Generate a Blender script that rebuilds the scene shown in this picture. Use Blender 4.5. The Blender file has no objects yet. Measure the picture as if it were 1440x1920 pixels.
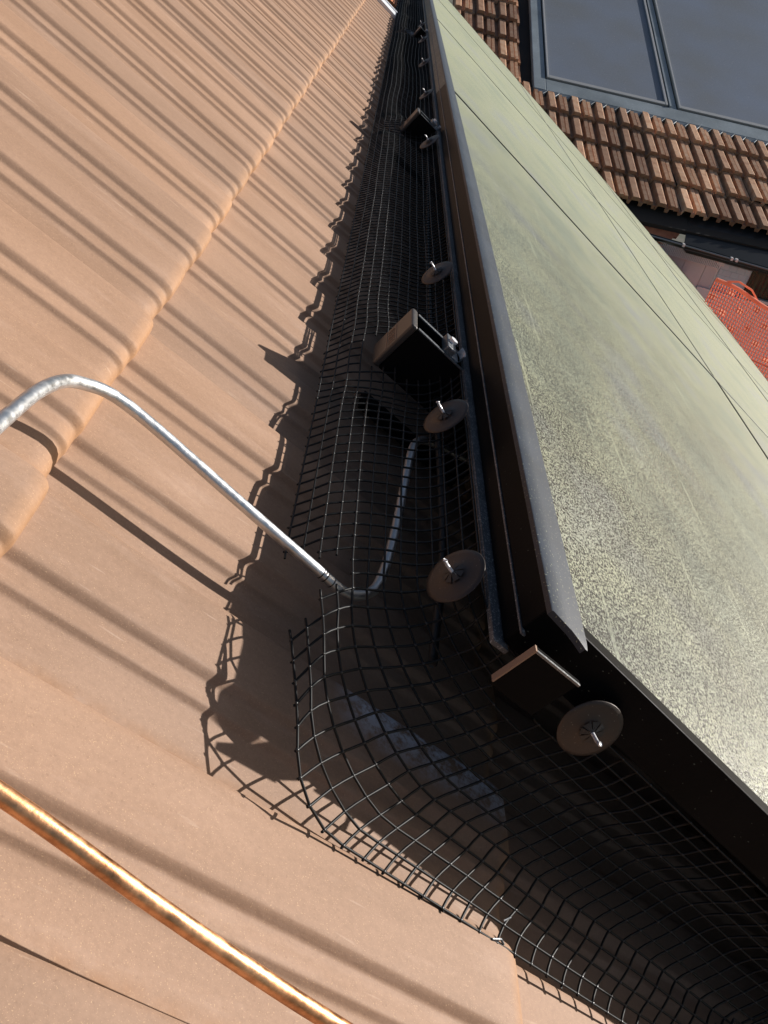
import bpy, math, random
import numpy as np
from mathutils import Matrix, Vector
random.seed(7); rng = np.random.default_rng(7)
S = bpy.context.scene
C = S.collection
PITCH = math.radians(30)
cp, sp = math.cos(PITCH), math.sin(PITCH)
# roof frame: x = down the slope, y = along the course, z = off the roof
RM = Matrix(((cp, 0, sp, 0), (0, 1, 0, 0), (-sp, 0, cp, 0), (0, 0, 0, 1)))

# ------------------------------------------------------------------ camera
H = 0.30
u = np.array([.02909933, -.55472553, .83152439]); u /= np.linalg.norm(u)
v = np.array([.7210732, .58775808, .36687038]); v -= u * (u @ v); v /= np.linalg.norm(v)
w = -np.cross(u, v)
cm = Matrix(((v[0], -v[1], -v[2], 0), (u[0], -u[1], -u[2], 0), (w[0], -w[1], -w[2], H), (0, 0, 0, 1)))
cd = bpy.data.cameras.new('camera'); cam = bpy.data.objects.new('camera', cd); C.objects.link(cam)
cam.matrix_world = RM @ cm
cd.sensor_fit = 'HORIZONTAL'; cd.sensor_width = 36; cd.lens = 36 * 1650 / 1440
cd.clip_start = .01; cd.clip_end = 2000
S.camera = cam

# ------------------------------------------------------------------ light
sun_roof = Vector((.80, .41, 1.0)).normalized()
sun_w = (RM.to_3x3() @ sun_roof).normalized()
elev = math.asin(sun_w.z); az = math.atan2(sun_w.x, sun_w.y)
W = bpy.data.worlds.new('World'); S.world = W; W.use_nodes = True
nt = W.node_tree; bg = nt.nodes['Background']
sky = nt.nodes.new('ShaderNodeTexSky'); sky.sky_type = 'NISHITA'; sky.sun_disc = False
sky.sun_elevation = elev; sky.sun_rotation = az; sky.altitude = 400; sky.dust_density = 3
nt.links.new(sky.outputs[0], bg.inputs[0]); bg.inputs[1].default_value = .055
sl = bpy.data.lights.new('sun', 'SUN'); sl.energy = 4.8; sl.angle = math.radians(.53); sl.color = (1, .955, .90)
so = bpy.data.objects.new('sun', sl); C.objects.link(so)
so.rotation_euler = (-sun_w).to_track_quat('-Z', 'Y').to_euler(); so.location = sun_w * 30
S.view_settings.view_transform = 'Standard'; S.view_settings.look = 'None'
S.view_settings.exposure = .56; S.view_settings.gamma = 1; S.view_settings.use_curve_mapping = False

# ------------------------------------------------------------------ materials
def mat(name, col, rough=.5, metal=0, spec=.5):
    m = bpy.data.materials.new(name); m.use_nodes = True
    b = m.node_tree.nodes['Principled BSDF']
    b.inputs['Base Color'].default_value = (*col, 1); b.inputs['Roughness'].default_value = rough
    b.inputs['Metallic'].default_value = metal; b.inputs['Specular IOR Level'].default_value = spec
    return m
def N(m, t, **k):
    n = m.node_tree.nodes.new(t)
    for a, b in k.items():
        if hasattr(n, a): setattr(n, a, b)
        else: n.inputs[a].default_value = b
    return n
def Lk(m, a, b): m.node_tree.links.new(a, b)
def BS(m): return m.node_tree.nodes['Principled BSDF']
def coord(m, scale=None, kind='Object'):
    t = N(m, 'ShaderNodeTexCoord'); o = t.outputs[kind]
    if scale:
        mp = N(m, 'ShaderNodeMapping'); mp.inputs['Scale'].default_value = scale
        Lk(m, o, mp.inputs['Vector']); o = mp.outputs[0]
    return o
def noise(m, vec, scale, detail=3, rough=.55):
    n = N(m, 'ShaderNodeTexNoise'); n.inputs['Scale'].default_value = scale
    n.inputs['Detail'].default_value = detail; n.inputs['Roughness'].default_value = rough
    if vec is not None: Lk(m, vec, n.inputs['Vector'])
    return n.outputs['Fac']
def ramp(m, fac, stops):
    r = N(m, 'ShaderNodeValToRGB'); e = r.color_ramp.elements
    while len(e) < len(stops): e.new(.5)
    for el, (p, c) in zip(e, stops):
        el.position = p; el.color = (*c, 1) if len(c) == 3 else c
    Lk(m, fac, r.inputs[0]); return r.outputs[0]
def mix(m, fac, a, b, mode='MIX'):
    n = N(m, 'ShaderNodeMix', data_type='RGBA', blend_type=mode)
    for s, val in ((n.inputs[0], fac), (n.inputs[6], a), (n.inputs[7], b)):
        if isinstance(val, (int, float)): s.default_value = val
        elif isinstance(val, tuple): s.default_value = (*val, 1)
        else: Lk(m, val, s)
    return n.outputs[2]
def bump(m, h, dist, strength=1):
    n = N(m, 'ShaderNodeBump'); n.inputs['Distance'].default_value = dist; n.inputs['Strength'].default_value = strength
    Lk(m, h, n.inputs['Height']); Lk(m, n.outputs[0], BS(m).inputs['Normal'])

def tile_material(name, sky_sheen=False):
    m = mat(name, (.3, .18, .12), .68, 0, .35)
    co = coord(m); info = N(m, 'ShaderNodeObjectInfo')
    off = N(m, 'ShaderNodeVectorMath', operation='ADD'); Lk(m, co, off.inputs[0])
    sc = N(m, 'ShaderNodeVectorMath', operation='SCALE'); sc.inputs['Scale'].default_value = 7.
    cmb = N(m, 'ShaderNodeCombineXYZ')
    for k in range(3): Lk(m, info.outputs['Random'], cmb.inputs[k])
    Lk(m, cmb.outputs[0], sc.inputs[0]); Lk(m, sc.outputs[0], off.inputs[1]); vec = off.outputs[0]
    mp = N(m, 'ShaderNodeMapping'); mp.inputs['Scale'].default_value = (.25, 1, 1); Lk(m, vec, mp.inputs[0])
    base = ramp(m, noise(m, mp.outputs[0], 28, 4), [(.3, (.272, .170, .112)), (.7, (.335, .217, .150))])
    chalk = ramp(m, noise(m, mp.outputs[0], 45, 5, .65), [(.55, (0, 0, 0)), (.8, (1, 1, 1))])
    base = mix(m, N1(m, chalk, .42), base, (.46, .33, .26))
    # light scratch strokes running with the slope
    mp2 = N(m, 'ShaderNodeMapping'); mp2.inputs['Scale'].default_value = (.12, 1, 1); mp2.inputs['Rotation'].default_value = (0, 0, .06)
    Lk(m, vec, mp2.inputs[0])
    scr = ramp(m, noise(m, mp2.outputs[0], 210, 2, .5), [(.69, (0, 0, 0)), (.76, (1, 1, 1))])
    base = mix(m, N1(m, scr, .3), base, (.55, .42, .33))
    # golden sun glints put into the colour, and dark pits
    g = ramp(m, noise(m, vec, 1500, 1), [(.66, (0, 0, 0)), (.72, (1, 1, 1))])
    base = mix(m, N1(m, g, .45), base, (.62, .42, .25))
    d = ramp(m, noise(m, vec, 420, 1), [(.25, (1, 1, 1)), (.31, (0, 0, 0))])
    base = mix(m, N1(m, d, .22), base, (.16, .09, .06))
    # rusty run-off dirt collected towards the lower lip and the joint
    sep = N(m, 'ShaderNodeSeparateXYZ'); Lk(m, co, sep.inputs[0])
    mr = N(m, 'ShaderNodeMapRange'); mr.inputs[1].default_value = .322; mr.inputs[2].default_value = .336
    Lk(m, sep.outputs[0], mr.inputs[0])
    base = mix(m, N1(m, mr.outputs[0], .45), base, (.42, .21, .075))
    mr2 = N(m, 'ShaderNodeMapRange'); mr2.inputs[1].default_value = .014; mr2.inputs[2].default_value = .002
    Lk(m, sep.outputs[1], mr2.inputs[0])
    dn = ramp(m, noise(m, vec, 60, 4), [(.4, (0, 0, 0)), (.65, (1, 1, 1))])
    mm = N(m, 'ShaderNodeMath', operation='MULTIPLY'); Lk(m, mr2.outputs[0], mm.inputs[0]); Lk(m, dn, mm.inputs[1])
    base = mix(m, N1(m, mm.outputs[0], .75), base, (.27, .13, .05))
    if sky_sheen:  # blue-grey sky reflection on the overlapping edge, put into the colour
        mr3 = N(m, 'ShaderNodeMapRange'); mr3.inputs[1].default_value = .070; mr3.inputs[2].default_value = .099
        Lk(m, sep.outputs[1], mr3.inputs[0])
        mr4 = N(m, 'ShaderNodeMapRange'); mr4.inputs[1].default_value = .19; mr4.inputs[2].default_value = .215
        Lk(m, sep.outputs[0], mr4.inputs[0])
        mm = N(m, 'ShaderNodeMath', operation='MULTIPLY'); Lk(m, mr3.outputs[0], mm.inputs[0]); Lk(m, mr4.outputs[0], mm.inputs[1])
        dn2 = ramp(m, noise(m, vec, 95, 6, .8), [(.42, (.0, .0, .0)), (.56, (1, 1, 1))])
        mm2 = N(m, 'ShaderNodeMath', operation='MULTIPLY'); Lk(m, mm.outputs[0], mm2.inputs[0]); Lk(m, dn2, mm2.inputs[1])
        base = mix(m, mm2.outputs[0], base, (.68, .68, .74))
    gr = ramp(m, noise(m, vec, 330, 3, .7), [(.3, (.87, .855, .84)), (.7, (1.01, 1.0, .99))])
    base = mix(m, 1., base, gr, 'MULTIPLY')
    tint = ramp(m, info.outputs['Random'], [(0, (.92, .92, .93)), (1, (1.06, 1.03, 1.0))])
    base = mix(m, 1., base, tint, 'MULTIPLY')
    Lk(m, base, BS(m).inputs['Base Color'])
    ad = N(m, 'ShaderNodeMath', operation='ADD'); Lk(m, noise(m, vec, 700, 2), ad.inputs[0])
    Lk(m, noise(m, mp.outputs[0], 90, 4), ad.inputs[1])
    bump(m, ad.outputs[0], .00025, .3)
    return m
# scaled socket
def N1(m, sock, k):
    n = N(m, 'ShaderNodeMath', operation='MULTIPLY'); Lk(m, sock, n.inputs[0]); n.inputs[1].default_value = k
    return n.outputs[0]

M_tile = tile_material('clay_tile'); M_tile_sky = tile_material('clay_tile_sky_sheen', True)
M_deck = mat('roof_underlay', (.03, .026, .024), .9)
M_white = mat('white_flashing', (.75, .76, .78), .4, .2)
def speck(name, col, rough, dots, lo=.68, hi=.74, scale=500, metal=0, b=.0002):
    m = mat(name, col, rough, metal); co = coord(m)
    f = ramp(m, noise(m, co, scale, 1), [(lo, (0, 0, 0)), (hi, (1, 1, 1))])
    n2 = ramp(m, noise(m, co, scale / 25, 4), [(.35, (.75, .75, .75)), (.7, (1.2, 1.2, 1.2))])
    c = mix(m, 1., mix(m, f, col, dots), n2, 'MULTIPLY'); Lk(m, c, BS(m).inputs['Base Color'])
    bump(m, noise(m, co, scale, 2), b, .5); return m
M_frame = speck('black_anodised', (.006, .0063, .007), .42, (.10, .11, .09), .74, .8, 450, .0)
BS(M_frame).inputs['Specular IOR Level'].default_value = .16
M_trim = speck('frame_top_sky_blue_dusty', (.022, .031, .047), .5, (.26, .27, .18), .66, .74, 620, .0)  # blue of the reflected sky is in the base colour; dots are dust
M_ftop = speck('frame_dusty_far', (.10, .105, .085), .5, (.3, .3, .2), .5, .7, 300)
M_lip = speck('frame_lip_dusty', (.12, .12, .125), .5, (.4, .4, .38), .58, .66, 700)
M_rail = mat('rail_black', (.007, .007, .007), .45, .0, .12)
bump(M_rail, noise(M_rail, coord(M_rail), 700, 2), .0002, .35)
for _m in (M_rail, M_frame): BS(_m).inputs['IOR'].default_value = 1.22
M_lab = mat('rail_label', (.30, .19, .13), .5)
M_cap = mat('rail_end_cap', (.045, .038, .035), .42, 0, .6)
M_grey = speck('grey_clamp', (.16, .17, .18), .4, (.35, .35, .36), .6, .66, 700, .5)
def metal_rod(name, c1, c2, rough):
    m = mat(name, c1, rough, 1); co = coord(m, (1, .12, 1))
    Lk(m, ramp(m, noise(m, co, 45, 5, .7), [(.38, c1), (.62, c2)]), BS(m).inputs['Base Color'])
    Lk(m, ramp(m, noise(m, coord(m), 160, 4, .6), [(.35, (rough * .75,) * 3), (.7, (rough * 1.35,) * 3)]), BS(m).inputs['Roughness'])
    bump(m, noise(m, coord(m), 420, 3), .0003, .4); return m
M_alu = metal_rod('aluminium_rod', (.60, .61, .62), (.74, .75, .76), .42)
M_cop = metal_rod('copper_rod', (.92, .50, .26), (.42, .19, .085), .40)
M_mesh = mat('black_coated_wire', (.010, .010, .010), .5, 0, .25)
M_weld = mat('weld_lump', (.03, .03, .03), .35, 0, .5)
M_disc = mat('dark_washer', (.055, .043, .038), .42, .35, .5)
_f = ramp(M_disc, noise(M_disc, coord(M_disc), 900, 1), [(.72, (.05, .039, .034)), (.77, (.22, .2, .17))])
Lk(M_disc, _f, BS(M_disc).inputs['Base Color'])
M_hub = mat('washer_hub', (.02, .02, .022), .45)
M_pin = mat('bright_pin', (.78, .78, .8), .35, .3)
M_cable = mat('black_cable', (.015, .015, .015), .5)

def glass_material():
    m = mat('textured_module_glass', (.01, .012, .012), .30, 0, .8)
    co = coord(m)
    mp = N(m, 'ShaderNodeMapping'); mp.inputs['Scale'].default_value = (1, .6, 1); Lk(m, co, mp.inputs[0])
    fine = noise(m, mp.outputs[0], 1000, 3, .6)
    blot = noise(m, co, 7, 4, .6)
    # pale grains: threshold drifts with the blotches
    sh = N(m, 'ShaderNodeMath', operation='MULTIPLY_ADD'); Lk(m, blot, sh.inputs[0]); sh.inputs[1].default_value = .16; sh.inputs[2].default_value = -.08
    sm = N(m, 'ShaderNodeMath', operation='ADD'); Lk(m, fine, sm.inputs[0]); Lk(m, sh.outputs[0], sm.inputs[1])
    g = ramp(m, sm.outputs[0], [(.49, (0, 0, 0)), (.585, (1, 1, 1))])
    mp2 = N(m, 'ShaderNodeMapping'); mp2.inputs['Scale'].default_value = (1, .035, 1); mp2.inputs['Rotation'].default_value = (0, 0, .05); Lk(m, co, mp2.inputs[0])
    st = ramp(m, noise(m, mp2.outputs[0], 110, 2), [(.66, (0, 0, 0)), (.72, (1, 1, 1))])
    ad = N(m, 'ShaderNodeMath', operation='ADD', use_clamp=True); Lk(m, g, ad.inputs[0]); Lk(m, N1(m, st, .5), ad.inputs[1])
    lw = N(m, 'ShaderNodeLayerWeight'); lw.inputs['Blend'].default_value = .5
    graze_glare = ramp(m, lw.outputs['Facing'], [(.72, (0, 0, 0)), (.81, (.07, .07, .07)), (.89, (.27, .27, .27)), (.96, (1, 1, 1))])  # pale sky glare at grazing view angles, put into the base colour
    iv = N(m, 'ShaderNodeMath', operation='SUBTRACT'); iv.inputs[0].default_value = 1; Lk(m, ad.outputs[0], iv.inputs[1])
    mx = N(m, 'ShaderNodeMath', operation='MULTIPLY_ADD', use_clamp=True); Lk(m, iv.outputs[0], mx.inputs[0]); Lk(m, graze_glare, mx.inputs[1]); Lk(m, ad.outputs[0], mx.inputs[2]); ad = mx
    hue = ramp(m, noise(m, co, 5, 3), [(.35, (.215, .245, .165)), (.52, (.29, .305, .185)), (.68, (.235, .255, .22))])
    Lk(m, mix(m, ad.outputs[0], (.010, .012, .011), hue), BS(m).inputs['Base Color'])
    Lk(m, ramp(m, ad.outputs[0], [(0, (GR0,) * 3), (1, (GR1,) * 3)]), BS(m).inputs['Roughness'])
    BS(m).inputs['Sheen Roughness'].default_value = GSR; BS(m).inputs['Sheen Tint'].default_value = (1, .98, .78, 1)
    BS(m).inputs['Sheen Weight'].default_value = GSW
    BS(m).inputs['Specular IOR Level'].default_value = GSP
    bump(m, fine, GBD, 1.)
    return m
GR0, GR1, GSR, GSW, GSP, GBD = .26, .5, .2, .3, .8, .0005
M_glass = glass_material()
M_back = mat('module_backsheet', (.03, .03, .03), .7)

# ------------------------------------------------------------------ mesh helpers
def link(name, me, m=None, parent=None):
    o = bpy.data.objects.new(name, me); C.objects.link(o)
    if m is not None:
        for mm in (m if isinstance(m, (list, tuple)) else [m]): me.materials.append(mm)
    if parent is not None: o.parent = parent
    return o
def mk(name, verts, faces, m=None, parent=None, smooth=False):
    me = bpy.data.meshes.new(name); me.from_pydata([tuple(map(float, p)) for p in verts], [], [tuple(map(int, f)) for f in faces]); me.update()
    if smooth: me.polygons.foreach_set('use_smooth', [True] * len(me.polygons))
    return link(name, me, m, parent)
class MB:
    def __init__(s): s.v = []; s.f = []
    def add(s, V, F):
        o = len(s.v); s.v += [tuple(p) for p in V]; s.f += [tuple(i + o for i in f) for f in F]; return s
    def hexa(s, b, t):
        return s.add(list(b) + list(t), [(3, 2, 1, 0), (4, 5, 6, 7), (0, 1, 5, 4), (1, 2, 6, 5), (2, 3, 7, 6), (3, 0, 4, 7)])
    def box(s, x0, x1, y0, y1, z0, z1):
        return s.hexa([(x0, y0, z0), (x1, y0, z0), (x1, y1, z0), (x0, y1, z0)], [(x0, y0, z1), (x1, y0, z1), (x1, y1, z1), (x0, y1, z1)])
    def extr(s, poly, axis, a, b):           # polygon in the plane normal to axis, from a to b
        n = len(poly)
        def P(p, t):
            return (t, p[0], p[1]) if axis == 0 else ((p[0], t, p[1]) if axis == 1 else (p[0], p[1], t))
        V = [P(p, a) for p in poly] + [P(p, b) for p in poly]
        F = [tuple(range(n))[::-1], tuple(range(n, 2 * n))] + [(i, (i + 1) % n, n + (i + 1) % n, n + i) for i in range(n)]
        return s.add(V, F)
    def tube(s, pts, r, n=8, cap=True):
        pts = np.array(pts, float); t = np.gradient(pts, axis=0); t /= np.linalg.norm(t, axis=1)[:, None]
        ref = np.array([0, 0, 1.]) if abs(t[:, 2]).mean() < .8 else np.array([1., 0, 0])
        a = np.cross(t, ref); a /= np.linalg.norm(a, axis=1)[:, None]; b = np.cross(t, a)
        rr = np.broadcast_to(np.array(r, float), (len(pts),))
        ang = np.arange(n) / n * 2 * math.pi
        V = (pts[:, None] + rr[:, None, None] * (np.cos(ang)[None, :, None] * a[:, None] + np.sin(ang)[None, :, None] * b[:, None])).reshape(-1, 3)
        F = [(i * n + k, i * n + (k + 1) % n, (i + 1) * n + (k + 1) % n, (i + 1) * n + k) for i in range(len(pts) - 1) for k in range(n)]
        if cap: F += [tuple(range(n)), tuple(range((len(pts) - 1) * n, len(pts) * n))[::-1]]
        return s.add(V, F)
    def build(s, name, m=None, parent=None, smooth=False, bevel=0, auto=None):
        o = mk(name, s.v, s.f, m, parent, smooth)
        if bevel:
            md = o.modifiers.new('bevel', 'BEVEL'); md.width = bevel; md.segments = 2; md.limit_method = 'ANGLE'
        return o
def spline(pts, n=12):
    pts = np.array(pts, float); P = np.vstack([2 * pts[0] - pts[1], pts, 2 * pts[-1] - pts[-2]]); out = []
    for i in range(1, len(P) - 2):
        p0, p1, p2, p3 = P[i - 1:i + 3]
        for k in range(n):
            t = k / n
            out.append(.5 * (2 * p1 + (p2 - p0) * t + (2 * p0 - 5 * p1 + 4 * p2 - p3) * t * t + (3 * p1 - p0 - 3 * p2 + p3) * t ** 3))
    out.append(P[-2]); return np.array(out)
def tag(o, label, cat, group=None, kind=None):
    o['label'] = label; o['category'] = cat
    if group: o['group'] = group
    if kind: o['kind'] = kind
    return o
def thing(name, label, cat, base=(0, 0, 0), group=None, frame=RM):
    o = bpy.data.objects.new(name, None); C.objects.link(o); o.empty_display_size = .05
    o.matrix_world = frame @ Matrix.Translation(base); return tag(o, label, cat, group)
def smooth_angle(o, deg=35):
    me = o.data; me.polygons.foreach_set('use_smooth', [True] * len(me.polygons))
    me.set_sharp_from_angle(angle=math.radians(deg))
def copy_tree(o, parent=None):
    c = o.copy(); C.objects.link(c)
    if parent is not None: c.parent = parent
    for ch in list(o.children): copy_tree(ch, c)
    return c

# ------------------------------------------------------------------ ground
g = MB(); g.add([(-400, -400, -8), (400, -400, -8), (400, 400, -8), (-400, 400, -8)], [(0, 1, 2, 3)])
M_ground = mat('ground', (.09, .085, .07), .9)
Lk(M_ground, ramp(M_ground, noise(M_ground, coord(M_ground), .4, 6), [(.35, (.06, .07, .04)), (.65, (.12, .11, .095))]), BS(M_ground).inputs['Base Color'])
go = g.build('ground', M_ground); go['kind'] = 'structure'

# ------------------------------------------------------------------ main roof of clay tiles
TW, TL, U0 = .1048, .335, .0545
roof = thing('house', 'house roof slope laid with brown ribbed clay tiles under the solar panels', 'house')
def tile_mesh():
    s = np.array([-.06, 0, .12, .24, .30, .33, .342, .352, .366, .374, .384, .41, .47, .495, .507, .515, .53, .545, .555, .575, .64, .72, .82, .90, .95, .98, .995, 1.01])
    z = np.array([-.0006, 0, .0003, .0007, .0011, .0014, .0018, .0026, .0041, .0047, .0049, .0047, .0044, .0045, .0049, .0057, .0073, .0086, .0091, .0093, .0093, .0092, .0092, .0090, .0088, .0084, .0078, .0070])
    y = s * TW; z = z * 1.0
    # stations along the slope; the lower end rolls down into a lip
    xs = [-.035, .10, .24, .31, .323, .3290, .3322, .3340, .335, .3346]
    dz = [0, 0, 0, 0, -.0003, -.0012, -.0028, -.0052, -.0092, -.0135]
    lip = [0, 0, 0, .2, .5, .6, .5, .35, .22, .18]
    V = []
    for x, d, l in zip(xs, dz, lip):
        zz = z - .006 + .0125 * max(x, 0) / .335 + d * (1 if True else 0)
        # the valley end is pulled back so the lip edge waves in plan
        hi = (z / .0093)
        xx = x - (1 - hi) * .010 * l / 1.2
        V += [(a, b, c) for a, b, c in zip(np.broadcast_to(xx, y.shape), y, zz)]
    n = len(y); F = []
    for i in range(len(xs) - 1):
        for k in range(n - 1): F.append((i * n + k, (i + 1) * n + k, (i + 1) * n + k + 1, i * n + k + 1))
    o = len(V)
    for i in range(len(xs)):                       # overlapping side edge, folded down
        a = V[i * n + n - 1]; V += [(a[0], a[1] + .0006, a[2] - .0058)]
    for i in range(len(xs) - 1): F.append((i * n + n - 1, (i + 1) * n + n - 1, o + i + 1, o + i))
    me = bpy.data.meshes.new('tile'); me.from_pydata([tuple(map(float, p)) for p in V], [], F); me.update()
    me.polygons.foreach_set('use_smooth', [True] * len(me.polygons)); me.set_sharp_from_angle(angle=math.radians(50))
    return me
TM = tile_mesh(); TM.materials.append(M_tile)
TM2 = TM.copy(); TM2.materials.clear(); TM2.materials.append(M_tile_sky)
for k in range(-3, 3):
    v0 = .033 + .335 * (k - 0)               # upper end of the course
    for c in range(-4, 40):
        if k == 2 and c > 12: continue
        if k == -3 and c < 6: continue
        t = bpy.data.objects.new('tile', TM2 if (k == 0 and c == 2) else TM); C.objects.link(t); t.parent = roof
        j = random.random()
        t.location = (v0 + random.gauss(0, .0010), U0 + TW * c + random.gauss(0, .0006), random.gauss(0, .0005))
        t.rotation_euler = (random.gauss(0, .004), random.gauss(0, .002), random.gauss(0, .003))
dk = MB().box(-1.1, 4.0, -.6, 4.19, -.055, -.025); dk.build('roof_deck', M_deck, roof)
vf = MB(); vf.box(-1.05, .30, 4.235, 4.36, -.012, .020); vf.box(-1.05, .30, 4.36, 4.375, -.10, .026)
vf.build('verge_flashing', M_white, roof, bevel=.003)
M_render = mat('house_render', (.42, .38, .33), .85)
Lk(M_render, ramp(M_render, noise(M_render, coord(M_render), 30, 5), [(.3, (.38, .34, .3)), (.7, (.46, .42, .36))]), BS(M_render).inputs['Base Color'])
hb = MB()
def rw(p): return tuple(RM.inverted() @ Vector(p))
tp = [(-1.0, -.55, -.06), (3.7, -.55, -.06), (3.7, 4.15, -.06), (-1.0, 4.15, -.06)]
bt = [rw((*(RM @ Vector(p))[:2], -7.99)) for p in tp]
hb.hexa(bt, tp); hb.build('wall', M_render, roof)

# ------------------------------------------------------------------ solar panels
ZT, ZB = .138, .103
def panel(x0, x1, y0, y1, label, near=False, skew=0.):
    t = thing('solar_panel', label, 'solar panel', (x0, y0, ZB), 'solar panels mounted above the tiles')
    a, b = x1 - x0, y1 - y0; h = ZT - ZB
    def Y(x): return -skew * (x - .03) if near else 0
    fl = .011 if near else .0045
    fm = M_frame if near else M_ftop
    f = MB()
    def bar(p, q, r, s_): f.hexa([(*p, 0), (*q, 0), (*r, 0), (*s_, 0)], [(*p, h), (*q, h), (*r, h), (*s_, h)])
    tr = .030 if near is not None else fl
    f.hexa([(0, Y(0), 0), (fl, Y(fl) + fl, 0), (fl, b - fl, 0), (0, b, 0)], [(0, Y(0), h - .0012), (fl, Y(fl) + fl, h - .0012), (fl, b - fl, h - .0012), (0, b, h - .0012)])
    bar((0, Y(0)), (a, Y(a)), (a - fl, Y(a - fl) + fl), (fl, Y(fl) + fl))
    bar((a, Y(a)), (a, b), (a - fl, b - fl), (a - fl, Y(a - fl) + fl))
    bar((a, b), (0, b), (fl, b - fl), (a - fl, b - fl))
    f.build('frame', fm, t, bevel=.0008)
    gl = MB(); i = fl - .002; z1, z0 = h - .0016, h - .006
    P = [(i, Y(i) + i), (a - i, Y(a - i) + i), (a - i, b - i), (i, b - i)]
    gl.hexa([(*p, z0) for p in P], [(*p, z1) for p in P]); gl.build('glass', M_glass, t)
    bk = MB().hexa([(*p, z0 - .004) for p in P], [(*p, z0 - .001) for p in P]); bk.build('backsheet', M_back, t)
    return t
U1 = [.358, 2.235, 4.12, 6.0, 7.88]; VV = [.265, 1.338, 2.43, 3.50]
PL = {(0, 0): 'solar panel nearest the camera, its corner hanging over the black mesh',
      (0, 1): 'second solar panel up the mesh edge, beyond the first thin glass joint',
      (0, 2): 'third solar panel up the mesh edge, pale with glare near the top of the photo',
      (0, 3): 'farthest solar panel along the mesh edge, at the top of the photo',
      (1, 0): 'solar panel of the second row cut by the right edge of the photo',
      (1, 1): 'pale solar panel in the second row, behind the dark seam beside the orange net',
      (1, 2): 'third panel of the second row, below the neighbouring tiled roof',
      (1, 3): 'last panel of the second row, under the corner of the grey roof collectors',
      (2, 1): 'solar panel of the third row beyond the open black gap at right',
      (2, 2): 'third row solar panel along the far rim facing the orange net',
      (2, 3): 'far corner solar panel of the third row, rim against the neighbouring roof tiles'}
for (r, c), lab in PL.items():
    near = (r == 0 and c == 0)
    p = panel(VV[r], VV[r + 1] - .007 - (.02 if r == 1 else 0), U1[c], U1[c + 1] - .004, lab, near, .16 if near else 0)
    if r == 0:       # wide dusty trim strip along the open frame edge; near end droops to a point
        a0, b0 = U1[c], U1[c + 1] - .004
        n = 40 if near else 12; V = []; F = []
        L = b0 - a0; h = ZT - ZB
        ys = np.linspace(-.004 if near else .0, L, n)
        if near: ys = np.concatenate([np.array([-.010, -.0085, -.0065, -.004]), np.linspace(0, L, n)])
        for i, y in enumerate(ys):
            for xx, zz in ((-.0014, h - .0035), (-.0014, h - .0002), (-.0006, h + .0004), (.012, h + .0005), (.0255, h + .0005), (.0255, h - .0004)):
                yy = y; dz = 0
                if near and y < .0:
                    q = -y / .010
                    lim = .0255 * q ** .6     # end cut curves away from the outer edge
                    xx = max(xx, lim - .0016) if xx < .0255 else xx
                    dz = -.0008 * q * q
                V.append((xx, yy, zz + dz))
        for i in range(len(ys) - 1):
            for k in range(5): F.append((i * 6 + k, (i + 1) * 6 + k, (i + 1) * 6 + k + 1, i * 6 + k + 1))
        o = mk('edge_trim', V, F, M_trim, p); smooth_angle(o, 40)
        lp = MB(); lp.box(-.0075, .004, 0 if near else 0, L, -.0035, -.0005); lp.build('frame_lip', M_lip, p)
        gv = MB(); gv.box(-.0012, .002, .0, L, .0125, .0137); gv.build('groove', M_lip, p)

# ------------------------------------------------------------------ mounting rails and end clamps
def rail(y, x0, x1, label):
    t = thing('mounting_rail', label, 'rail', (x0, y, .052), 'black mounting rails under the panels')
    hw, hh = .0185, .0478
    prof = [(-hw, 0), (hw, 0), (hw, hh), (hw - .009, hh), (hw - .009, hh - .003), (hw - .003, hh - .003), (hw - .003, hh - .016), (-hw + .003, hh - .016), (-hw + .003, hh - .003), (-hw + .009, hh - .003), (-hw + .009, hh), (-hw, hh)]
    prof = [(-hw, 0), (hw, 0), (hw, hh), (hw - .005, hh), (hw - .005, hh - .016), (-hw + .005, hh - .016), (-hw + .005, hh), (-hw, hh)]
    b = MB(); b.extr(prof, 0, .004, x1 - x0); b.build('rail_profile', M_rail, t)
    lip = MB()
    for s_ in (-1, 1): lip.box(.005, x1 - x0, min(s_ * (hw - .0045), s_ * (hw - .0005)), max(s_ * (hw - .0045), s_ * (hw - .0005)), hh + .0001, hh + .0012)
    lip.build('slot_lip', M_grey, t)
    cap = MB(); cap.box(-.003, .0035, -hw - .0012, hw + .0012, -.001, hh + .0016); cp_ = cap.build('end_cap', M_cap, t, bevel=.0018)
    f = MB()
    zc0, zc1 = .017, .029
    for z in (zc0, zc1): f.box(-.00345, -.0028, -hw + .001, hw - .001, z - .0003, z + .0003)
    f.build('label_frame', M_lab, cp_)
    txt = MB()
    for i in range(6):                       # small embossed characters, too worn to read
        y0 = -hw + .005 + i * .0046
        txt.box(-.0034, -.0028, y0, y0 + .0006, zc0 + .002, zc1 - .002)
        if i % 3 != 1: txt.box(-.0034, -.0028, y0 + .0006, y0 + .0026, zc1 - .0028, zc1 - .002)
        if i % 2 == 0: txt.box(-.0034, -.0028, y0 + .0006, y0 + .0024, (zc0 + zc1) / 2 - .0004, (zc0 + zc1) / 2 + .0004)
        if i % 3 == 2: txt.box(-.0034, -.0028, y0 + .0022, y0 + .0028, zc0 + .002, zc1 - .002)
    txt.build('emblem', M_lab, cp_)
    sk = MB(); sk.box(.10, .14, -.015, .015, -.03, 0); sk.box(.02, .14, -.012, .012, -.044, -.036); sk.build('roof_hook', M_rail, t)
    return t
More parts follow.
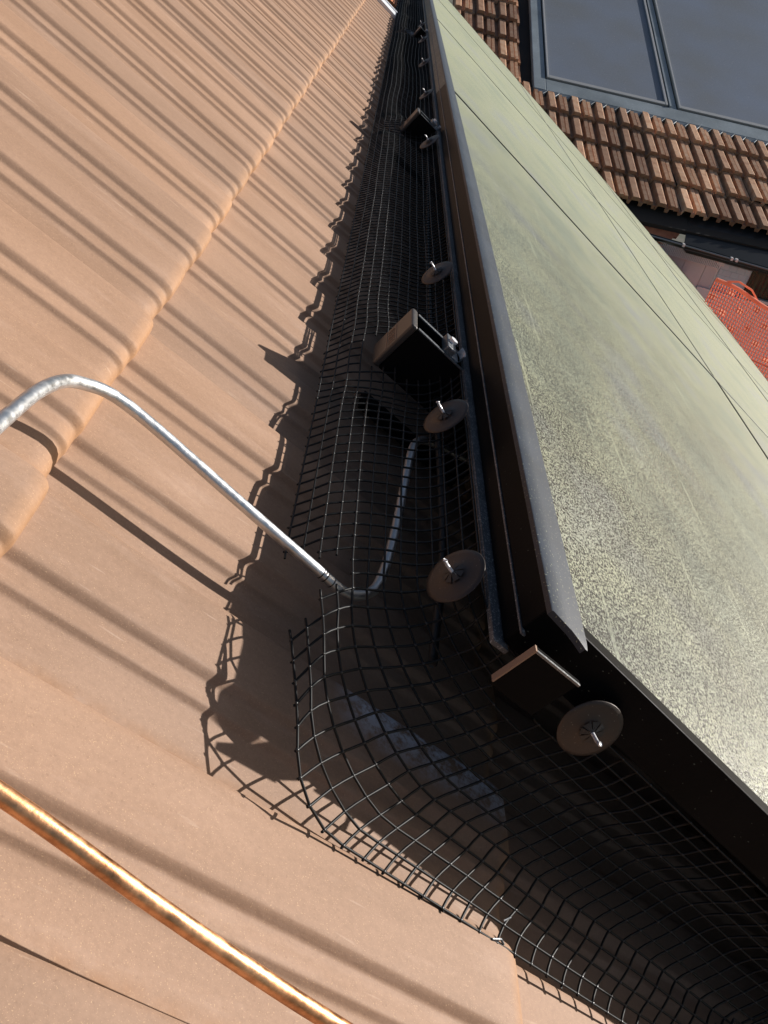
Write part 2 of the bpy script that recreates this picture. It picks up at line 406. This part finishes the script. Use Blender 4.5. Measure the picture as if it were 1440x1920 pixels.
def clamp(y, x, label):
    t = thing('end_clamp', label, 'clamp', (x, y, .0995), 'end clamps between rail end and panel frame')
    b = MB(); b.box(-.010, .000, -.014, .014, 0, .008); b.box(-.001, .008, -.014, .014, 0, .0028); b.build('clamp_block', M_grey, t, bevel=.001)
    s_ = MB(); A = np.linspace(-.9, .95, 12); pts = [(.004 + .007 * math.cos(a), -.003 + .012 * math.sin(a), .006) for a in A]
    V = []; F = []
    for i, p_ in enumerate(pts): V += [(p_[0], p_[1], .0028), (p_[0], p_[1], .0095), (p_[0] - .0008, p_[1], .0095), (p_[0] - .0008, p_[1], .0028)]
    for i in range(len(pts) - 1):
        for k in range(4): F.append((i * 4 + k, i * 4 + (k + 1) % 4, (i + 1) * 4 + (k + 1) % 4, (i + 1) * 4 + k))
    s_.add(V, F); s_.build('spring_strip', M_pin, t)
    bo = MB(); bo.tube([(-.005, 0, .008), (-.005, 0, .0115)], .004, 6); bo.build('bolt', M_pin, t)
    return t
RY = [.7235, 1.792, 3.573]
rail(RY[0], .199, 3.4, 'black mounting rail with open box end nearest the bent aluminium rod')
rail(RY[1], .210, 3.4, 'black mounting rail whose box end stands halfway up the mesh strip')
rail(RY[2], .230, 3.4, 'farthest black mounting rail end, near the top of the mesh strip')
t = thing('corner_clip', 'black square clip plate with copper lit side under the near panel corner', 'clip', (.264, .337, .091))
m = MB(); m.box(0, .034, .0015, .004, 0, .0335); m.build('plate', M_rail, t)
m = MB(); m.box(0, .034, 0, .0014, .0322, .0336); m.build('lit_edge', M_grey, t)  # pale strip stands in for light caught on the top edge
m = MB(); m.box(-.0012, -.0001, 0, .0045, .003, .0335); m.build('tile_reflection_strip', M_lab, t)  # added strip, coloured with the orange reflection of the tiles
clamp(RY[0], .243, 'grey end clamp with bright curved spring on the nearest box rail')
clamp(RY[1], .250, 'grey end clamp on the middle box rail halfway up the mesh')
clamp(RY[2], .258, 'small end clamp on the farthest box rail at the top')

# ------------------------------------------------------------------ bird guard mesh
NJ = 12; CS = .0130
def hprof(t, a): return np.interp(t, [0, .12, .25, .5, .75, 1], a)
def wave(a, b, s): return math.sin(a * 7.1 + s) * math.sin(b * 3.3 + s * 1.7)
def wire_path(t, yfar, xend):
    """one long wire: down the A edge, round the panel corner, along the B edge"""
    kA = .60 + .675 * (.76 * t + .24 * t * t); hA = float(np.interp(kA, [.6, .7, .8, .9, 1.0, 1.106, 1.275], [.022, .043, .055, .063, .069, .078, .100]))
    kB = .922 + .87 * (.66 * t + .34 * t * t); hB = float(np.interp(kB, [.922, 1.169, 1.375, 1.55, 1.795], [.013, .027, .050, .075, .1005]))
    P = []
    xA = kA * (H - hA); yB = kB * (H - hB)
    r = .034 + .05 * math.sin(math.pi * t) + .01 * t
    skew = .15 * t + .02
    for y in np.arange(yfar, yB + r, -.006): P.append((xA, y, hA))
    for a in np.linspace(0, math.pi / 2, 14):
        P.append((xA + r - r * math.cos(a), yB + r - r * math.sin(a) - skew * (xA + r - r * math.cos(a) - xA) * 0, hA + (hB - hA) * a / (math.pi / 2)))
    for x in np.arange(xA + r + .006, xend, .006): P.append((x, yB - skew * (x - xA - r), hB))
    P = np.array(P)
    q = np.clip((.43 - P[:, 1]) / .16, 0, 1); P[:, 0] += .027 * (1 - t) ** 2 * q * q * (3 - 2 * q)
    s = np.concatenate([[0], np.cumsum(np.linalg.norm(np.diff(P, axis=0), axis=1))])
    # cell index along the wire: even on the long edge, sheared a little past the corner
    yA = .42 + .045 * t
    ic = np.argmax(P[:, 1] < yA); sA = s[ic - 1] + (P[ic - 1, 1] - yA)
    xb = .36 + .5 * (yB - .26) + .45 * (hB - .013)
    ib = len(P) - np.argmax(P[::-1, 0] < xb); sB = s[min(ib, len(s) - 1)]
    kA_ = (yfar - .42) / CS; kB_ = kA_ + 23
    idx = np.interp(s, [0, sA, sB, sB + 2], [kA_ - sA / CS, kA_, kB_, kB_ + 2 / CS])
    return P, idx
def deform(p, t):
    x, y, z = p
    b = math.sin(math.pi * min(max(t, 0), 1))
    d = .0018 * math.sin(y * 7.7 + 1.3) + .0007 * math.sin(y * 17 + t * 3) + .0008 * math.sin(x * 40 + y * 5)
    z += d * b; x += (.0022 * math.sin(y * 6.1) + .0006 * math.sin(y * 19 + 2)) * (b * .8 + .1) * (1 if y > .5 else .4)
    for yb in RY:                                # the sheet is pushed in just below each box rail
        q = math.exp(-((y - (yb - .055)) / .035) ** 2)
        z -= .006 * q * b; x += .007 * q * b
        q = math.exp(-((y - (yb + .05)) / .04) ** 2); z += .004 * q * b
    return (x, y, z)
def in_hole(p):
    x, y, z = p
    for yb, xb in zip(RY, (.199, .210, .230)):
        if abs(y - yb) < .024 and x > xb - .007 and x < xb + .062: return True
    if .285 < x < .372 and .352 < y < .43 and z > .075: return True
    return False
def build_mesh(name, label, yfar, xend, kmin, kmax, zoff=0., slit=True, parent_parts=None, xmin=None, shift=0.):
    T = thing(name, label, 'wire mesh', (.2, .4, 0), 'black wire guard mesh sheets')
    base = np.array([.2, .4, 0])
    R = .0008
    paths = [wire_path(j / NJ, yfar, xend) for j in range(NJ + 1)]
    grid = {}; KS = int(round((yfar - .40) / CS))
    for j, (P, s) in enumerate(paths):
        for k in range(kmin(j) , kmax(j) + 1):
            ss = k + shift
            if ss > s[-1]: break
            q = np.array([np.interp(ss, s, P[:, i]) for i in range(3)])
            q = np.array(deform(q, j / NJ))
            if slit and k > KS and j < 5: q[0] += .004 * (1 - j / 5) * min(1, (k - KS) / 3)
            if slit and q[1] < .42:
                tt_ = j / NJ; g_ = min(1, (.42 - q[1]) / .06) * max(0, 1 - max(0, q[0] - .19) / .035)
                dh = .0125 * (1 - tt_) ** 1.5 * g_; f_ = (H - q[2] - dh) / (H - q[2]); q = np.array([q[0] * f_, q[1] * f_, q[2] + dh])
            q[2] = max(q[2], .004) + zoff
            grid[(j, k)] = q
    def cut(j, k):
        # slit across the four lowest wires where the sheet was cut to turn the corner
        if not slit or j > 3: return False
        return KS - 1 - (3 - j) // 2 < k <= KS + (3 - j) // 2 + 1 and True
    wires = []
    for j in range(NJ + 1):
        m = MB(); run = []
        def flush():
            if len(run) > 1:
                pts = spline(run, 2) if len(run) < 60 else np.array(run)
                m.tube(np.array(pts) - base, R, 5)
            run.clear()
        for k in range(kmin(j), kmax(j) + 1):
            p = grid.get((j, k))
            if p is None or in_hole(p) or cut(j, k):
                if run and p is not None:
                    e = run[-1] + (p - run[-1]) * .45; run.append(e)
                flush(); continue
            if not run and (j, k - 1) in grid and k > kmin(j):
                pr = grid[(j, k - 1)]; run.append(p + (pr - p) * .4 + np.array([-.001, .0, .001]) * (1 if slit else 0))
            run.append(p)
        if run and (j, kmax(j)) in grid:
            run.append(run[-1] + (run[-1] - run[-2]) * .5)
        flush()
        if m.v: m.build('wire', M_mesh, T, smooth=True)
    m = MB()
    ks = sorted({k for (_, k) in grid})
    for k in ks:
        run = []
        for j in range(NJ + 2):
            p = grid.get((j, k))
            if p is None or in_hole(p) or cut(j, k):
                if len(run) > 1: m.tube(np.array(spline(run, 2)) - base, R, 5)
                run = []; continue
            if not run:
                q = grid.get((j + 1, k))
                if q is not None: run.append(p + (p - q) * (.09 if random.random() < .92 else .2) + rng.normal(0, .0004, 3))
            run.append(p)
        if len(run) > 1:
            run.append(run[-1] + (run[-1] - run[-2]) * .08)
            m.tube(np.array(spline(run, 2)) - base, R, 5)
    o = m.build('cross_wire', M_mesh, T, smooth=True); o['kind'] = 'stuff'
    wd = MB(); q_ = .00125                       # little weld lumps where near wires cross
    for (j, k), p in grid.items():
        if p[1] > 1.3 or in_hole(p) or cut(j, k): continue
        p = p - base + np.array([-.0003, -.0002, .0004]); r3 = q_ * (.8 + .4 * random.random())
        wd.add([p + r3 * np.array(d_) for d_ in ((1, 0, 0), (0, 1, 0), (-1, 0, 0), (0, -1, 0), (0, 0, .8), (0, 0, -.8))], [(0, 1, 4), (1, 2, 4), (2, 3, 4), (3, 0, 4), (1, 0, 5), (2, 1, 5), (3, 2, 5), (0, 3, 5)])
    wo = wd.build('weld_joint', M_weld, T, smooth=True); wo['kind'] = 'stuff'
    return T
YF = 6.2
K0 = int((YF - .30) / CS)
build_mesh('guard_mesh', 'black wire mesh closing the gap along the panel edge and round its near corner', YF, 1.0,
           lambda j: 8, lambda j: K0 + 62)
build_mesh('guard_mesh', 'second piece of black wire mesh overlapping at lower right, with cut wire ends', YF, 1.2,
           lambda j: K0 + 24 + int(j * .8), lambda j: K0 + 75, zoff=.004, slit=False, shift=.4)
tw = MB()
tag_base = Vector((.348, .264, .013))
tt = thing('wire_tie', 'bright twisted wire tie joining the two mesh pieces on the tile edge', 'wire tie', tag_base)
tw.tube([(-.005, -.002, .001), (.001, .000, .002), (.004, -.001, .001)], .0007, 6); tw.tube([(.002, .010, .004), (.006, .013, .006)], .0006, 6)
tw.build('tie', M_grey, tt)

# ------------------------------------------------------------------ washers that pin the mesh to the frame
def washer(pos, nrm, label, tilt):
    n = Vector(nrm).normalized()
    q = Vector((0, 0, 1)).rotation_difference(n).to_matrix().to_4x4()
    t = thing('mesh_washer', label, 'washer', (0, 0, 0), 'dark washers pinning the mesh to the panel frame', RM @ Matrix.Translation(pos) @ q @ Matrix.Rotation(tilt, 4, 'Z'))
    m = MB(); nseg = 40; prof = [(.0035, .0028), (.0065, .0016), (.0105, .0006), (.016, .0001), (.0190, 0), (.0193, -.0004), (.0190, -.0009), (.016, -.0008), (.008, -.0002), (.0035, .0016)]
    V = []; F = []
    for r, z in prof:
        for k in range(nseg):
            a = k / nseg * 2 * math.pi; V.append((r * math.cos(a), r * math.sin(a), z))
    for i in range(len(prof) - 1):
        for k in range(nseg): F.append((i * nseg + k, (i + 1) * nseg + k, (i + 1) * nseg + (k + 1) % nseg, i * nseg + (k + 1) % nseg))
    m.add(V, F); d = m.build('disc', M_disc, t, smooth=True)
    h = MB()
    for k in range(8):
        a, b = k * math.pi / 4, k * math.pi / 4 + .62
        h.add([(.0012 * math.cos(a), .0012 * math.sin(a), .0040), (.0075 * math.cos(a), .0075 * math.sin(a), .0027), (.0075 * math.cos(b), .0075 * math.sin(b), .0027), (.0012 * math.cos(b), .0012 * math.sin(b), .0040)], [(0, 1, 2, 3)])
    h.build('spring_hub', M_hub, t)
    pn = MB(); pn.tube([(0, 0, -.004), (0, 0, .010), (.0003, .0004, .0128)], .00115, 8); pn.tube([(.0003, .0004, .0128), (.0010, .0009, .0134)], .0014, 8)
    pn.build('pin', M_pin, t, smooth=True)
    return t
WL = [(.417, 'large dark washer on the mesh nearest the panel corner, with bright pin'),
      (.623, 'dark washer just below the nearest box rail'),
      (.969, 'dark washer just above the nearest box rail'),
      (1.690, 'dark washer just below the middle box rail'),
      (2.236, 'thin edge-on washer first above the middle box rail'),
      (2.80, 'small edge-on washer second above the middle box rail'),
      (3.42, 'tiny washer just below the farthest box rail'),
      (3.98, 'tiny washer just above the farthest box rail')]
for i, (y, lab) in enumerate(WL):
    washer((.2365 + .002 * min(y, 5), y * .967, .095), (-1, -.13 + .04 * math.sin(i * 2.1), .28 + .04 * math.sin(i)), lab, i * .7)
washer((.330, .340, .106), (.05, -1, .22), 'dark washer under the near short frame side at lower right', 1.)

# ------------------------------------------------------------------ lightning conductor rods
P = [(-.006, .262, .075), (-.003, .300, .070), (0, .345, .062), (.004, .370, .057), (.009, .389, .052), (.018, .404, .047), (.031, .4135, .046), (.064, .4165, .043), (.122, .411, .041), (.184, .407, .039), (.202, .409, .036), (.214, .415, .036), (.226, .429, .037), (.232, .45, .038), (.238, .499, .042), (.242, .585, .050), (.246, .622, .052), (.258, .645, .053), (.297, .673, .05), (.36, .72, .045)]
t = thing('conductor_rod', 'bent grey aluminium rod arching over the tiles and under the mesh', 'rod', (.06, .41, 0))
b0 = np.array([.06, .41, 0]); pts = spline(P, 10)
for _ in range(30): pts[1:-1] = .25 * pts[:-2] + .5 * pts[1:-1] + .25 * pts[2:]
m = MB(); m.tube(pts - b0, .0034, 16); m.build('rod', M_alu, t, smooth=True)
for i in range(3):
    q = .1835 + i * .0042
    k = int(np.argmin(np.abs(pts[:len(pts) // 2 + 10, 0] - q))); seg = pts[k:k + 2]
    d = (seg[1] - seg[0]); d /= np.linalg.norm(d)
    r_ = MB(); r_.tube([pts[k] - b0, pts[k] + d * .0007 - b0], .00352, 16); r_.build('groove_ring', M_cable, t)
P = [(-.10, .1965, .034), (.02, .1885, .037), (.07, .185, .038), (.139, .178, .034), (.192, .1745, .030), (.232, .173, .027), (.30, .170, .025), (.38, .168, .023)]
t = thing('copper_rod', 'shiny copper rod hovering over the tiles at lower left', 'rod', (.13, .18, 0))
m = MB(); m.tube(spline(P, 12) - np.array([.13, .18, 0]), .0036, 20); m.build('rod', M_cop, t, smooth=True)
# cable under the frame
t = thing('cable', 'black cable running under the panel edge behind the mesh', 'cable', (.262, .5, .062))
m = MB(); m.tube(spline([(.0, -.12, -.01), (.003, .0, .0), (-.002, .2, .004), (.0, .6, .0), (.004, 1.4, .006), (0, 2.6, 0)], 14), .003, 8); m.build('sheath', M_cable, t, smooth=True)

# ------------------------------------------------------------------ neighbouring house
KS_ = .72
camw = np.array([H * sp, 0, H * cp])
O = camw + KS_ * (np.array([3.82865, 10.41605, -1.99019]) - np.array([.15, 0, .25981]))
e1 = Vector((.99908361, .01945388, .03812462)); e2 = Vector((-.03127237, .93994561, .33988865)); e3 = e1.cross(e2)
gg = Vector((.99634314, -.08544209, 0)); nn = Vector((.08544209, .99634314, 0))
def frm(a, b, c, o): return Matrix(((a[0], b[0], c[0], o[0]), (a[1], b[1], c[1], o[1]), (a[2], b[2], c[2], o[2]), (0, 0, 0, 1)))
FR = frm(e1, e2, e3, O); FW = frm(gg, nn, Vector((0, 0, 1)), O)
nb = thing('neighbouring_house', 'neighbouring house with weathered ridged roof tiles and dark eaves gutter', 'house', (0, 0, 0), None, FR)
M_nt = mat('weathered_tile', (.25, .13, .08), .75)
co = coord(M_nt); inf = N(M_nt, 'ShaderNodeObjectInfo')
a_ = N(M_nt, 'ShaderNodeVectorMath', operation='ADD'); Lk(M_nt, co, a_.inputs[0])
c3 = N(M_nt, 'ShaderNodeCombineXYZ'); Lk(M_nt, N1(M_nt, inf.outputs['Random'], 9), c3.inputs[0]); Lk(M_nt, N1(M_nt, inf.outputs['Random'], 5), c3.inputs[1]); Lk(M_nt, c3.outputs[0], a_.inputs[1])
bc = ramp(M_nt, noise(M_nt, a_.outputs[0], 14, 5, .65), [(.3, (.38, .19, .11)), (.5, (.56, .33, .2)), (.72, (.62, .44, .31))])
li = ramp(M_nt, noise(M_nt, a_.outputs[0], 60, 3), [(.66, (0, 0, 0)), (.72, (1, 1, 1))])
bc = mix(M_nt, N1(M_nt, li, .7), bc, (.55, .5, .4))
li2 = ramp(M_nt, noise(M_nt, a_.outputs[0], 34, 2), [(.70, (0, 0, 0)), (.74, (1, 1, 1))])
bc = mix(M_nt, N1(M_nt, li2, .8), bc, (.5, .42, .12))
bc = mix(M_nt, 1., bc, ramp(M_nt, inf.outputs['Random'], [(0, (.45, .42, .42)), (.4, (.8, .76, .72)), (.7, (1., .98, .95)), (1, (1.2, 1.2, 1.2))]), 'MULTIPLY')
Lk(M_nt, bc, BS(M_nt).inputs['Base Color']); bump(M_nt, noise(M_nt, co, 120, 4), .002, .5)
NW, NL = .33 * KS_, .545 * KS_
def nt_mesh():
    # two ridges, a wide one and a narrow one, with deep troughs between
    y = np.array([0, .05, .08, .10, .32, .36, .38, .52, .54, .68, .70, .74, .86, .88, .90, 1.0]) * NW
    z = np.array([.0, .0, .052, .060, .060, .054, .0, .0, .050, .054, .036, .044, .046, .02, .0, .0]) * KS_
    xs = [-.03, NL * .5, NL - .012, NL]; V = []; F = []
    for x in xs: V += [(b, -x, c + .055 * KS_ * max(x, 0) / NL) for b, c in zip(y, z)]
    n = len(y)
    for i in range(3):
        for k in range(n - 1): F.append((i * n + k, (i + 1) * n + k, (i + 1) * n + k + 1, i * n + k + 1))
    o = len(V); V += [(V[3 * n + k][0], V[3 * n + k][1], V[3 * n + k][2] - .05 * KS_) for k in range(n)]
    for k in range(n - 1): F.append((3 * n + k, o + k, o + k + 1, 3 * n + k + 1))
    me = bpy.data.meshes.new('roof_tile'); me.from_pydata([tuple(map(float, p)) for p in V], [], F); me.update(); me.materials.append(M_nt)
    return me
NT = nt_mesh()
XL, XR = -1.62 * KS_, 2.6 * KS_
for r_ in range(12):
    ytop = .545 * KS_ + NL * (r_ + 1)
    for c_ in range(-13, 9):
        xx = -.10 * KS_ + c_ * NW - .02
        if ytop - NL > 2.6 * KS_ and xx + NW > XL + .02: continue
        if xx < -2.95 * KS_ - (0 if r_ > 1 else 0): continue
        t_ = bpy.data.objects.new('roof_tile', NT); C.objects.link(t_); t_.parent = nb
        t_.location = (xx + random.gauss(0, .003), ytop + random.gauss(0, .004), random.gauss(0, .0025)); t_.rotation_euler = (random.gauss(0, .008), random.gauss(0, .008), random.gauss(0, .008))
M_dark = mat('dark_eaves_sheet', (.012, .014, .016), .35)
M_copsh = mat('weathered_copper_sheet', (.36, .12, .055), .6)
Lk(M_copsh, ramp(M_copsh, noise(M_copsh, coord(M_copsh), 22, 4), [(.3, (.28, .085, .04)), (.7, (.46, .17, .08))]), BS(M_copsh).inputs['Base Color'])
MB().box(-2.6 * KS_, 3.2 * KS_, .30 * KS_, 8.0 * KS_, -.06, -.02).build('roof_deck', M_deck, nb)
ev = MB(); ev.hexa([(.28 * KS_, .02, -.10), (3.2 * KS_, -.16, -.10), (3.2 * KS_, .6 * KS_, -.03), (.34 * KS_, .6 * KS_, -.03)], [(.22 * KS_, .02, -.07), (3.2 * KS_, -.16, -.07), (3.2 * KS_, .6 * KS_, 0), (.34 * KS_, .6 * KS_, 0)])
ev.build('eaves_sheet', M_dark, nb)
cs = MB()
for i, (y0, y1, z0, z1) in enumerate([(.12, .24, -.095, -.07), (.24, .36, -.07, -.045), (.36, .60, -.05, -.02)]):
    x1 = (.06 + .11 * i) * KS_
    cs.hexa([(-1.2 * KS_, y0 * KS_, z0 - .02), (x1, y0 * KS_, z0 - .02), (x1 + .05, y1 * KS_, z1 - .02), (-1.2 * KS_, y1 * KS_, z1 - .02)], [(-1.2 * KS_, y0 * KS_, z0), (x1, y0 * KS_, z0), (x1 + .05, y1 * KS_, z1), (-1.2 * KS_, y1 * KS_, z1)])
cs.build('copper_flashing', M_copsh, nb)
# walls and eaves in the upright frame
def up(name, b, m, par=nb, **k):
    o = b.build(name, m, par, **k); o.matrix_parent_inverse = Matrix.Identity(4)
    o.matrix_basis = FR.inverted() @ FW; return o
k_ = KS_
gt = MB()
arc = [(-.06 * k_ * math.cos(a) - .0, -.05 * k_ * math.sin(a)) for a in np.linspace(0, math.pi, 9)]
poly = arc + [(x * .86, z * .86) for x, z in arc[::-1]]
gt.extr([(x, z) for x, z in poly], 0, -1.3 * k_, 3.4 * k_)
up('gutter', gt, M_dark)
rl = MB(); rl.tube([(-1.3 * k_, -.06 * k_, 0), (3.4 * k_, -.06 * k_, 0)], .009 * k_, 8); up('gutter_bead', rl, mat('gutter_bead', (.25, .26, .27), .3, .6))
for xx in (.15, .74, .80): up('gutter_bracket', MB().box(xx * k_, xx * k_ + .02, -.075 * k_, -.02, -.012, .012), M_pin)
M_wht = mat('white_render', (.8, .8, .82), .8)
wl = MB(); wl.box(.74 * k_, 3.6 * k_, .30 * k_, .9 * k_, -3.4, -.02); up('wall', wl, M_wht)
rb = MB()
for i in range(44):
    x = -.2 * k_ + i * .0216 * k_
    rb.box(x, x + .012 * k_, .16 * k_, .19 * k_, -.20 * k_, -.05 * k_)
rb.box(-.2 * k_, .756 * k_, .19 * k_, .24 * k_, -.20 * k_, -.05 * k_)
up('ribbed_soffit', rb, mat('white_ribbed_sheet', (.85, .82, .86), .6))
M_clad = mat('grey_cladding', (.7, .63, .65), .7)
for i, (a, b) in enumerate([(-.2, .34), (.345, .60), (.605, .745)]):
    up('cladding_panel', MB().box(a * k_, b * k_, .24 * k_, .30 * k_, -3.2, -.20 * k_), M_clad)
dp = MB(); dp.tube([(.757 * k_, .25 * k_, -.13 * k_), (.76 * k_, .25 * k_, -3.2)], .012 * k_, 10); dp.box(.70 * k_, .78 * k_, .17 * k_, .26 * k_, -.16 * k_, -.06 * k_); up('downpipe', dp, M_wht)
M_sh = mat('blue_grey_shingle', (.62, .72, .82), .75)
for r in range(5):
    for c in range(5):
        x0 = .79 + c * .10 - (.05 if r % 2 else 0); x1 = min(x0 + .098, 1.165); x0 = max(x0, .79)
        if x1 - x0 < .015: continue
        up('shingle', MB().box(x0 * k_, x1 * k_, .283 * k_, .296 * k_, (-.215 - r * .07) * k_, (-.147 - r * .07) * k_), M_sh)
M_win = mat('dark_window_glass', (.012, .022, .018), .12)
Lk(M_win, ramp(M_win, noise(M_win, coord(M_win, (40, 1, 2)), 1.2, 3), [(.4, (.006, .012, .012)), (.65, (.02, .06, .035))]), BS(M_win).inputs['Base Color'])
wi = up('window', MB().box(1.168 * k_, 2.1 * k_, .270 * k_, .282 * k_, -.42 * k_, -.13 * k_), M_win)
sill = MB().box(1.15 * k_, 2.15 * k_, .20 * k_, .29 * k_, -.455 * k_, -.425 * k_).build('window_sill', mat('white_sill', (.7, .7, .7), .5), wi)
# orange safety net on a scaffold rail
net = thing('safety_net', 'orange safety net hanging on a scaffold below the neighbouring window', 'net', (0, 0, 0), None, FW)
M_or = mat('orange_net', (.95, .46, .32), .6)
_tr = N(M_or, 'ShaderNodeBsdfTranslucent'); _tr.inputs['Color'].default_value = (.95, .44, .30, 1)
_ms = N(M_or, 'ShaderNodeMixShader'); _ms.inputs[0].default_value = .6; _out = M_or.node_tree.nodes['Material Output']
Lk(M_or, BS(M_or).outputs[0], _ms.inputs[1]); Lk(M_or, _tr.outputs[0], _ms.inputs[2]); Lk(M_or, _ms.outputs[0], _out.inputs['Surface'])
nm = MB()
def npt(a, b):       # a along, b down
    return np.array([(.30 + 2.0 * a) * k_, (-1.25 + .014 * math.sin(a * 19 + b * 5)) * k_, (.0 - .2 * a * 2.0 - 1.5 * b + .016 * math.sin(a * 14)) * k_])
for i in range(64): nm.tube([npt(i / 63, q) for q in np.linspace(0, 1, 8)], .0042, 4, False)
for i in range(40): nm.tube([npt(q, i / 39) for q in np.linspace(0, 1, 20)], .0034, 4, False)
for cx in range(12):                     # denser woven bands between rows of square openings
    for cy in range(14):
        if (cx + cy) % 2: 
            a0, b0_ = cx / 12, cy / 14 + .02
            nm.add([npt(a0 + .004, b0_), npt(a0 + .04, b0_), npt(a0 + .04, b0_ + .035), npt(a0 + .004, b0_ + .035)], [(0, 1, 2, 3)])
o = nm.build('net', M_or, net); 
hm = MB(); hm.tube([npt(q, -.01) + np.array([0, -.01, .0]) for q in np.linspace(0, 1, 24)], .016, 8); hm.tube([npt(.06, -.02), npt(.12, -.055), npt(.2, -.055), npt(.27, -.005)], .008, 6)
hm.tube([npt(q, .36) + np.array([0, -.012, 0]) for q in np.linspace(0, 1, 12)], .007, 6)
hm.build('hem_cord', M_or, net)
bk = MB().box(.6 * k_, 3.2 * k_, .20 * k_, .23 * k_, -2.2 * k_, -.47 * k_); up('wall_panel', bk, mat('pale_brick_panel', (.8, .74, .76), .8))

# grey roof collectors
col = thing('roof_collector', 'pair of large dusty grey glass collectors set into the neighbouring roof', 'roof collector', (0, 0, 0), None, FR)
M_cf = speck('grey_collector_frame', (.27, .31, .33), .45, (.34, .37, .4), .6, .7, 60, .2)
M_cs = mat('collector_inner_frame', (.42, .42, .41), .4, .3)
M_cg = mat('dusty_collector_glass', (.05, .06, .075), .25)
co = coord(M_cg)
d1 = ramp(M_cg, noise(M_cg, co, 95, 3, .7), [(.5, (0, 0, 0)), (.72, (1, 1, 1))])
d2 = ramp(M_cg, noise(M_cg, co, 70, 1), [(.74, (0, 0, 0)), (.78, (1, 1, 1))])
ba = ramp(M_cg, noise(M_cg, co, 1.2, 3), [(.3, (.15, .16, .17)), (.7, (.16, .19, .25))])
ba = mix(M_cg, N1(M_cg, d1, .5), ba, (.24, .26, .29)); ba = mix(M_cg, N1(M_cg, d2, .7), ba, (.45, .47, .5))
Lk(M_cg, ba, BS(M_cg).inputs['Base Color']); Lk(M_cg, ramp(M_cg, noise(M_cg, co, 90, 2), [(.3, (.35,) * 3), (.7, (.6,) * 3)]), BS(M_cg).inputs['Roughness'])
X0, XD0, XD1, X1, Y0, Y1 = -1.44 * k_, .30 * k_, .44 * k_, 2.9 * k_, 2.95 * k_, 7.9 * k_
fr = MB(); zf = .075
fr.box(X0 - .17 * k_, X0, Y0 - .32 * k_, Y1, 0, .055); fr.box(X0 + .0005, X1, Y0 - .32 * k_, Y0 - .02 * k_, 0, .0535)
fr.build('frame', M_cf, col, bevel=.006)
for a, b in ((X0, XD0), (XD1, X1)):
    MB().box(a + .03, b - .03, Y0 + .05, Y1, .03, .052).build('pane', M_cg, col)
    q = MB(); q.box(a + .012, a + .03, Y0, Y1, .03, .068); q.box(b - .03, b - .004, Y0, Y1, .03, .068); q.box(a + .0305, b - .0305, Y0, Y0 + .05, .03, .067)
    q.build('pane_rim', M_cs, col, bevel=.003)
dv = MB(); dv.box(XD0 + .004, XD1 - .004, Y0 - .01, Y1, 0, .045); dv.box(XD0 + .012, XD0 + .03, Y0 - .012, Y1, .0455, .07); dv.build('centre_bar', M_cf, col)
ap = MB()
for i in range(44):              # lead apron dressed over the tile ridges
    x = X0 - .1 + i * NW / 2
    if x > X1: break
    ap.hexa([(x, Y0 - .40 * k_, .012), (x + NW * .36, Y0 - .40 * k_, .016), (x + NW * .5, Y0 - .31 * k_, .03), (x, Y0 - .31 * k_, .03)], [(x, Y0 - .40 * k_, .030 * 1.0), (x + NW * .30, Y0 - .40 * k_, .048), (x + NW * .5, Y0 - .31 * k_, .053), (x, Y0 - .31 * k_, .053)])
ap.build('lead_apron', M_cf, col)

# ------------------------------------------------------------------ beyond the verge
M_orw = mat('terracotta_render', (.42, .14, .05), .8)
Lk(M_orw, ramp(M_orw, noise(M_orw, coord(M_orw), 9, 4), [(.3, (.36, .11, .04)), (.7, (.5, .19, .075))]), BS(M_orw).inputs['Base Color'])
an = thing('annex_wall', 'orange rendered wall beyond the white verge at the top', 'wall', (0, 5.0, -.6))
MB().box(-1.2, .17, 0, .4, -2.0, .60).build('render', M_orw, an)
ar = thing('annex_roof', 'dark ribbed lower roof between orange wall and panel edge', 'roof', (.2, 4.6, -.12))
b = MB(); b.box(-.03, 1.6, 0, 3.2, -.05, 0.)
b.build('roof_sheet', M_dark, ar)
for i in range(14): MB().box(-.02, 1.6, .05 + i * .2, .13 + i * .2, 0.0005, .03).build('rib', mat('dark_rib', (.05, .04, .042), .6) if i == 0 else bpy.data.materials['dark_rib'], ar)
rt = thing('ridge_tile', 'single orange clay ridge tile end beside the blue grey flashing', 'tile', (.285, 4.55, -.02))
m = MB(); A = np.linspace(0, math.pi, 10); poly = [(.035 * math.cos(a), .045 * math.sin(a)) for a in A] + [(.027 * math.cos(a), .036 * math.sin(a)) for a in A[::-1]]
m.extr(poly, 1, 0, .30); m.build('clay_shell', M_orw, rt)
